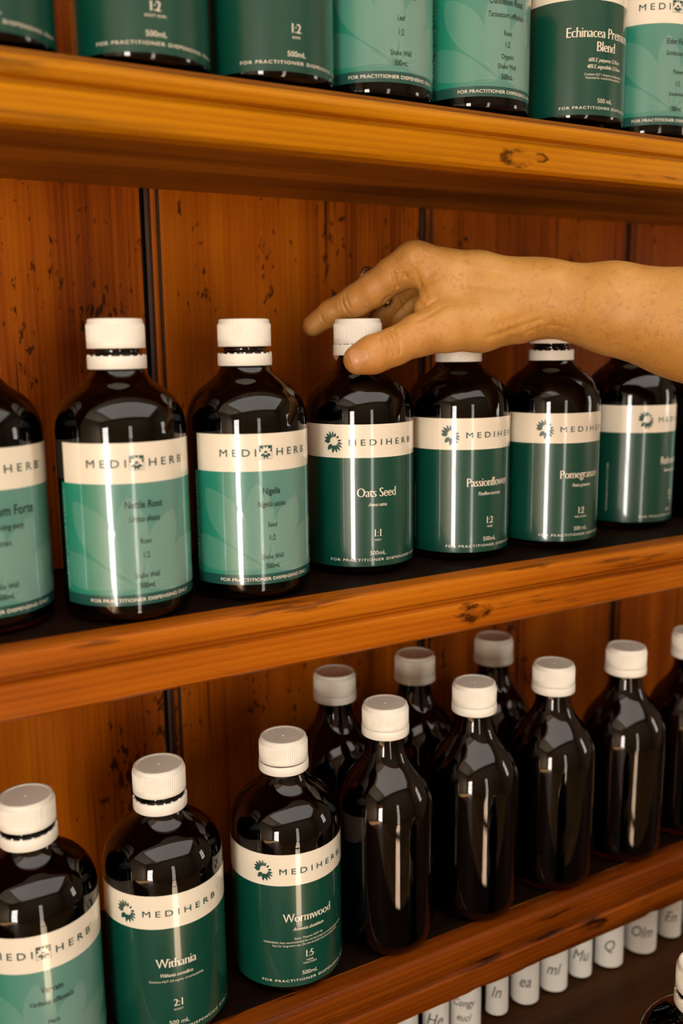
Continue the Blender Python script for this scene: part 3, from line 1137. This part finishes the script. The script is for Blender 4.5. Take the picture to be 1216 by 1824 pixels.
HAND = {'palm': [[[0.3829, 0.0106, 0.1845, 0.023], [0.4164, -0.0218, 0.1768, 0.0295], [0.4486, -0.0541, 0.1657, 0.035], [0.4939, -0.1081, 0.1422, 0.041], [0.536, -0.1505, 0.1209, 0.04]], [[0.3967, 0.0261, 0.1845, 0.022], [0.4346, -0.0039, 0.1772, 0.029], [0.4683, -0.0372, 0.1656, 0.034], [0.517, -0.0921, 0.1416, 0.038], [0.5604, -0.1366, 0.1194, 0.038]], [[0.3844, 0.0124, 0.1865, 0.0215], [0.3442, 0.0307, 0.1984, 0.0155], [0.3059, 0.0523, 0.2089, 0.0132]], [[0.3941, 0.0233, 0.1863, 0.02], [0.3536, 0.0447, 0.2013, 0.0145], [0.316, 0.0674, 0.208, 0.0125]], [[0.4006, 0.0336, 0.1861, 0.019], [0.364, 0.0581, 0.1985, 0.013], [0.328, 0.0822, 0.2047, 0.0115]], [[0.4028, 0.039, 0.1844, 0.017], [0.3741, 0.0676, 0.1933, 0.012], [0.3399, 0.0939, 0.1981, 0.0105]], [[0.3759, 0.0226, 0.1785, 0.021], [0.3425, 0.0426, 0.1839, 0.017]], [[0.339, 0.0254, 0.1813, 0.015], [0.3195, 0.0372, 0.1845, 0.014], [0.3074, 0.037, 0.1789, 0.01]]], 'thumb': [[0.3623, 0.0151, 0.1729, 0.019], [0.3354, 0.0175, 0.1673, 0.018], [0.312, 0.0233, 0.1653, 0.0154], [0.2929, 0.0284, 0.1604, 0.0132], [0.276, 0.0329, 0.1529, 0.0116], [0.2641, 0.0381, 0.1484, 0.0119], [0.2553, 0.043, 0.145, 0.0099]], 'fingers': [[[0.3059, 0.0523, 0.2089, 0.0132], [0.2958, 0.0634, 0.2012, 0.0122], [0.2863, 0.0739, 0.1918, 0.0118], [0.2786, 0.0838, 0.1849, 0.0108], [0.2664, 0.0984, 0.1769, 0.0088], [0.2564, 0.1079, 0.1677, 0.0073]], [[0.316, 0.0674, 0.208, 0.0123], [0.3073, 0.0851, 0.2017, 0.011], [0.2962, 0.1016, 0.1894, 0.0102], [0.2839, 0.1034, 0.17, 0.009], [0.2741, 0.095, 0.1486, 0.0075]], [[0.328, 0.0822, 0.2047, 0.011], [0.3197, 0.0992, 0.1912, 0.0102], [0.3132, 0.109, 0.1762, 0.0095], [0.3064, 0.1013, 0.1598, 0.0085], [0.2968, 0.089, 0.1478, 0.0075]], [[0.3399, 0.0939, 0.1981, 0.01], [0.3313, 0.1048, 0.1823, 0.0088], [0.3247, 0.1053, 0.1671, 0.008], [0.3149, 0.0963, 0.1532, 0.007]]], 'creases': [([[0.2885, 0.0521, 0.2018], [0.2919, 0.0532, 0.1938], [0.3175, 0.0875, 0.1883], [0.3274, 0.0958, 0.1807]], (0.0012, 0.0019)), ([[0.2945, 0.0463, 0.2001], [0.3204, 0.078, 0.1929], [0.299, 0.0387, 0.184], [0.2976, 0.0295, 0.1793]], (0.0017, 0.0012)), ([[0.2988, 0.0405, 0.2027], [0.3037, 0.0423, 0.1934], [0.3013, 0.0309, 0.1848]], (0.0017, 0.0008)), ([[0.2661, 0.0288, 0.1609], [0.2662, 0.0256, 0.158], [0.2665, 0.0235, 0.1538], [0.2672, 0.0232, 0.1488]], (0.0009, 0.0011)), ([[0.2686, 0.028, 0.1623], [0.2687, 0.0236, 0.158], [0.2696, 0.0217, 0.1523], [0.2706, 0.0225, 0.1473]], (0.001, 0.0014)), ([[0.2718, 0.0269, 0.1637], [0.272, 0.022, 0.1587], [0.2731, 0.0203, 0.153], [0.2735, 0.021, 0.1487]], (0.001, 0.0011)), ([[0.2634, 0.0293, 0.1595], [0.2629, 0.0259, 0.1552], [0.2627, 0.0249, 0.1517]], (0.0008, 0.0007)), ([[0.2751, 0.0235, 0.1629], [0.276, 0.0202, 0.1579]], (0.0009, 0.0005)), ([[0.2666, 0.0833, 0.1871], [0.2666, 0.0818, 0.1821], [0.2687, 0.081, 0.1779], [0.2741, 0.0819, 0.1737]], (0.0009, 0.0013)), ([[0.2683, 0.0808, 0.1896], [0.268, 0.0788, 0.1835], [0.27, 0.0777, 0.1797]], (0.0008, 0.0006)), ([[0.2651, 0.0855, 0.1849], [0.2655, 0.0839, 0.1806]], (0.0007, 0.0004)), ([[0.2563, 0.0964, 0.1756], [0.2579, 0.0954, 0.171], [0.2629, 0.0956, 0.1675]], (0.0008, 0.0008)), ([[0.2908, 0.0614, 0.1868], [0.2883, 0.064, 0.1838], [0.3075, 0.0998, 0.1807]], (0.0011, 0.0009)), ([[0.3144, 0.0924, 0.1837], [0.3122, 0.0965, 0.179]], (0.001, 0.0006)), ([[0.3048, 0.0168, 0.1789], [0.2952, 0.0189, 0.1735], [0.2868, 0.0194, 0.17]], (0.0018, 0.0007)), ([[0.304, 0.0251, 0.1828], [0.2969, 0.0277, 0.1778]], (0.0014, 0.0006)), ([[0.3298, 0.0012, 0.1587], [0.3512, -0.0013, 0.164], [0.3672, -0.0061, 0.1694]], (0.002, 0.0006)), ([[0.3321, -0.0015, 0.1666], [0.3541, -0.0032, 0.1716]], (0.0022, 0.0004)), ([[0.3616, -0.0005, 0.1614], [0.3763, -0.0086, 0.1656], [0.3823, -0.0157, 0.1637]], (0.0018, 0.0005)), ([[0.3218, 0.0268, 0.2067], [0.3359, 0.0159, 0.2027], [0.359, 0.0035, 0.1996]], (0.003, -0.0007)), ([[0.3153, 0.0252, 0.1956], [0.3334, 0.0125, 0.1923], [0.3538, 0.0028, 0.1907]], (0.0032, 0.0006))], 'bumps': [([0.2971, 0.0414, 0.2143], 0.008, 0.0016), ([0.2695, 0.0228, 0.1576], 0.007, 0.0006), ([0.3118, 0.0075, 0.1589], 0.014, 0.0012), ([0.2705, 0.0754, 0.1837], 0.007, 0.0005), ([0.3577, 0.0018, 0.1951], 0.018, -0.0008)], 'nailc': [0.2501, 0.0341, 0.1454]}

# ------------------------------------------------------------------ the hand
# joints of forearm, palm, thumb and fingers: (x, y, z, radius) in metres; a distance field joins them
def surface_nets(f, lo, hi, h):
    nx, ny, nz = [int(math.ceil((hi[i] - lo[i]) / h)) + 1 for i in range(3)]
    gx = lo[0] + h * np.arange(nx)
    gy = lo[1] + h * np.arange(ny)
    gz = lo[2] + h * np.arange(nz)
    D = np.empty((nx, ny, nz))
    YZ = np.stack(np.meshgrid(gy, gz, indexing='ij'), -1).reshape(-1, 2)
    step = 8
    for i in range(0, nx, step):
        xs_ = gx[i:i + step]
        P = np.concatenate([np.column_stack([np.full(len(YZ), x), YZ]) for x in xs_])
        D[i:i + step] = f(P).reshape(len(xs_), ny, nz)
    ins = D < 0
    c = np.zeros((nx - 1, ny - 1, nz - 1), int)
    for a in (0, 1):
        for b in (0, 1):
            for e in (0, 1):
                c += ins[a:nx - 1 + a, b:ny - 1 + b, e:nz - 1 + e]
    act = (c > 0) & (c < 8)
    idx = -np.ones(act.shape, int)
    ii = np.argwhere(act)
    idx[act] = np.arange(len(ii))
    acc = np.zeros((len(ii), 3))
    cnt = np.zeros(len(ii))
    corners = [(a, b, e) for a in (0, 1) for b in (0, 1) for e in (0, 1)]
    for p in corners:
        for ax in range(3):
            if p[ax]:
                continue
            q = list(p)
            q[ax] = 1
            d0 = D[ii[:, 0] + p[0], ii[:, 1] + p[1], ii[:, 2] + p[2]]
            d1 = D[ii[:, 0] + q[0], ii[:, 1] + q[1], ii[:, 2] + q[2]]
            mk = (d0 < 0) != (d1 < 0)
            t = np.where(mk, d0 / np.where(mk, d0 - d1, 1), 0)
            pt = ii + np.array(p)
            pt = pt.astype(float)
            pt[:, ax] += t
            acc[mk] += pt[mk]
            cnt[mk] += 1
    V = np.array(lo) + h * acc / cnt[:, None]
    F = []
    for ax in range(3):
        s0 = [slice(1, -1)] * 3
        s0[ax] = slice(0, -1)
        s1 = list(s0)
        s1[ax] = slice(1, None)
        A, B = ins[tuple(s0)], ins[tuple(s1)]
        e = np.argwhere(A != B)
        off = np.ones(3, int)
        off[ax] = 0
        e = e + off
        u, v = [k for k in range(3) if k != ax]
        du, dv = np.zeros(3, int), np.zeros(3, int)
        du[u] = 1
        dv[v] = 1
        g = lambda q: idx[q[:, 0], q[:, 1], q[:, 2]]
        F.append(np.column_stack([g(e - du - dv), g(e - dv), g(e), g(e - du)]))
    return V, np.concatenate(F)


allp = np.array([p for grp in (HAND['palm'], [HAND['thumb']], HAND['fingers']) for c in grp for p in c])
lo = (allp[:, :3] - allp[:, 3:4]).min(0) - .006
hi = (allp[:, :3] + allp[:, 3:4]).max(0) + .006
HV, HF = surface_nets(lambda P: hand_sdf(P, HAND), lo, hi, .0013)


def sdf_grad(P, e=2e-4):
    g = np.zeros_like(P)
    for a in range(3):
        d = np.zeros(3)
        d[a] = e
        g[:, a] = (hand_sdf(P + d, HAND) - hand_sdf(P - d, HAND)) / (2 * e)
    return g / np.maximum(np.linalg.norm(g, axis=1), 1e-6)[:, None]


bm = bmesh.new()
bm.from_mesh(mesh('coarse', HV, [list(map(int, f)) for f in HF]))
bmesh.ops.subdivide_edges(bm, edges=bm.edges[:], cuts=1, use_grid_fill=True)
bm.verts.index_update()
HV = np.array([v.co[:] for v in bm.verts])
HF = [[v.index for v in f.verts] for f in bm.faces]
bm.free()
for _ in range(2):
    HV = HV - sdf_grad(HV, 1e-4) * hand_sdf(HV, HAND)[:, None]

skin = mat('skin', (.52, .25, .075), .48)
t = NT(skin)
c3 = t.coords()
blot = t.noise(c3, 55, 4, .6)
fine = t.noise(c3, 700, 3, .6)
frk = t.noise(c3, 330, 2, .5)
frk2 = t.noise(c3, 60, 2, .5)
ff = t.math('MULTIPLY', frk, t.math('ADD', frk2, .55))
fr = t.ramp(ff, [(.57, (0, 0, 0)), (.74, (1, 1, 1))])
cl = t.ramp(blot, [(.3, (.47, .222, .044)), (.7, (.57, .295, .072))])
cl = t.mix(t.math('MULTIPLY', fr, .50), cl, (.38, .14, .032))
sx_ = t.n('ShaderNodeSeparateXYZ')
t.l(c3, sx_.inputs[0])
rd = t.ramp(t.math('MULTIPLY', t.math('SUBTRACT', .325, sx_.outputs['X']), 9.0), [(0, (0, 0, 0)), (1, (.75, .75, .75))])
cl = t.mix(rd, cl, (.50, .200, .046))
t.l(cl, t.b.inputs['Base Color'])
t.b.inputs['Subsurface Weight'].default_value = .22
t.b.inputs['Subsurface Radius'].default_value = (.006, .0025, .0012)
t.b.inputs['Subsurface Scale'].default_value = 1.0
vor = t.n('ShaderNodeTexVoronoi')
vor.inputs['Scale'].default_value = 900
t.l(c3, vor.inputs['Vector'])
t.bump(t.math('ADD', t.math('MULTIPLY', fine, .6), t.math('MULTIPLY', vor.outputs['Distance'], .5)), .34, .0007)
M['nail'] = mat('fingernail', (.54, .262, .115), .30)
M['nail'].node_tree.nodes['Principled BSDF'].inputs['Subsurface Weight'].default_value = .2
M['nail'].node_tree.nodes['Principled BSDF'].inputs['Subsurface Radius'].default_value = (.003, .0015, .001)

hm = mesh('arm', HV, [list(map(int, f)) for f in HF])
person = link('person', recalc(hm), skin, None, 180)
person.location.z = OZ
person['label'] = 'bare freckled forearm and hand reaching in from the right to grip a white bottle cap'
person['category'] = 'person'


def nail(base, tip, up, half_w, chain, name='fingernail'):
    """A curved nail laid on the skin: base and tip are points on the finger axis, up the dorsal side."""
    b, e, up = (np.array(q, float) for q in (base, tip, up))
    ax = e - b
    ln = np.linalg.norm(ax)
    ax /= ln
    up = up - ax * (up @ ax)
    up /= np.linalg.norm(up)
    sd = np.cross(ax, up)
    n, mth = 33, 27
    V, inside = [], {}
    pts, keys = [], []
    for i in range(n):
        for j in range(mth):
            s = i / (n - 1)
            v = (j / (mth - 1)) * 2 - 1
            wl_ = half_w * (1 - max(0, (.40 - s) / .40) ** 2.4 * .62 - max(0, (s - .70) / .30) ** 2.2 * .25)
            bow = 1 - v * v
            sl = -.10 * bow * 1.0 if s < .5 else 0
            pts.append(b + ax * ln * (s + (.06 * bow * (s - .5) * 2)) + sd * wl_ * v + up * .025)
            keys.append((s, v))
    P = np.array(pts)
    P0 = P.copy()
    for _ in range(60):
        d = chain_sdf(P, chain, .004)
        P = P - up * np.clip(d, -.002, .02)[:, None] * .9
        dep = (P0 - P) @ up
        P = P + up * np.maximum(dep - .023, 0)[:, None]
    for _ in range(8):                      # points past the finger's side slide onto it
        d = chain_sdf(P, chain, .004)
        g = np.stack([(chain_sdf(P + e_, chain, .004) - chain_sdf(P - e_, chain, .004)) / 4e-4 for e_ in np.eye(3) * 2e-4], 1)
        P = P - g * d[:, None]
    G = P * 0
    out = []
    for p, g_, (s, v) in zip(P, G, keys):
        edge = max(abs(v) ** 4, max(0, (.16 - s) / .16) ** 2)
        lift = .00030 - .00075 * edge
        out.append(p + up * lift + g_ * .0001)
    V = out + [p - up * .0009 for p in out]
    F = []
    N_ = n * mth
    for i in range(n - 1):
        for j in range(mth - 1):
            a = i * mth + j
            F.append([a, a + 1, a + mth + 1, a + mth])
            F.append([N_ + a, N_ + a + mth, N_ + a + mth + 1, N_ + a + 1])
    for i in range(n - 1):
        for j in (0, mth - 1):
            a = i * mth + j
            F.append([a, a + mth, N_ + a + mth, N_ + a])
    for j in range(mth - 1):
        for i in (0, n - 1):
            a = i * mth + j
            F.append([a, a + 1, N_ + a + 1, N_ + a])
    ob = link(name, recalc(mesh('nail', V, F)), M['nail'], person, 60)
    return ob


def fin(k, a, b):
    f = HAND['thumb'] if k < 0 else HAND['fingers'][k]
    p, q = np.array(f[-2][:3]), np.array(f[-1][:3])
    return p + (q - p) * a, p + (q - p) * b


view = np.array(CAM_O) - np.array(HAND['nailc'])
view /= np.linalg.norm(view)
b_, e_ = fin(-1, .34, 1.44)
nail(b_, e_, view + np.array((-.05, 0, .12)), .0094, HAND['thumb'])
for k, up_ in ((0, (-.25, .25, 1)), (1, (-.8, .7, .1)), (2, (-.5, .9, .0)), (3, (-.5, .9, .0))):
    b_, e_ = fin(k, .45, 1.25)
    nail(b_, e_, up_, .0050, HAND['fingers'][k])

# twisted silver ring on the middle finger
f = HAND['fingers'][1]
a_, b_ = np.array(f[1]), np.array(f[2])
tt = .55
cen = a_[:3] + (b_[:3] - a_[:3]) * tt
Rr = (a_[3] + (b_[3] - a_[3]) * tt) + .0030
ax = b_[:3] - a_[:3]
ax /= np.linalg.norm(ax)
s1 = np.cross(ax, (0, 0, 1))
s1 /= np.linalg.norm(s1)
s2 = np.cross(s1, ax)
V, F = [], []
for strand in range(3):
    o_ = len(V)
    n, q = 120, 8
    for i in range(n):
        th = 2 * math.pi * i / n
        tw = th * 8 + strand * 2 * math.pi / 3
        er = s1 * math.cos(th) + s2 * math.sin(th)
        c_ = cen + er * (Rr + .0016 * math.cos(tw)) + ax * (.0022 * math.sin(tw))
        for j in range(q):
            u_ = 2 * math.pi * j / q
            V.append(c_ + er * .0014 * math.cos(u_) + ax * .0014 * math.sin(u_))
    for i in range(n):
        for j in range(q):
            F.append([o_ + i * q + j, o_ + ((i + 1) % n) * q + j, o_ + ((i + 1) % n) * q + (j + 1) % q, o_ + i * q + (j + 1) % q])
rg = link('ring', recalc(mesh('ring', V, F)), M['silver'], person, 180)
rg['label'] = 'twisted dark silver ring'
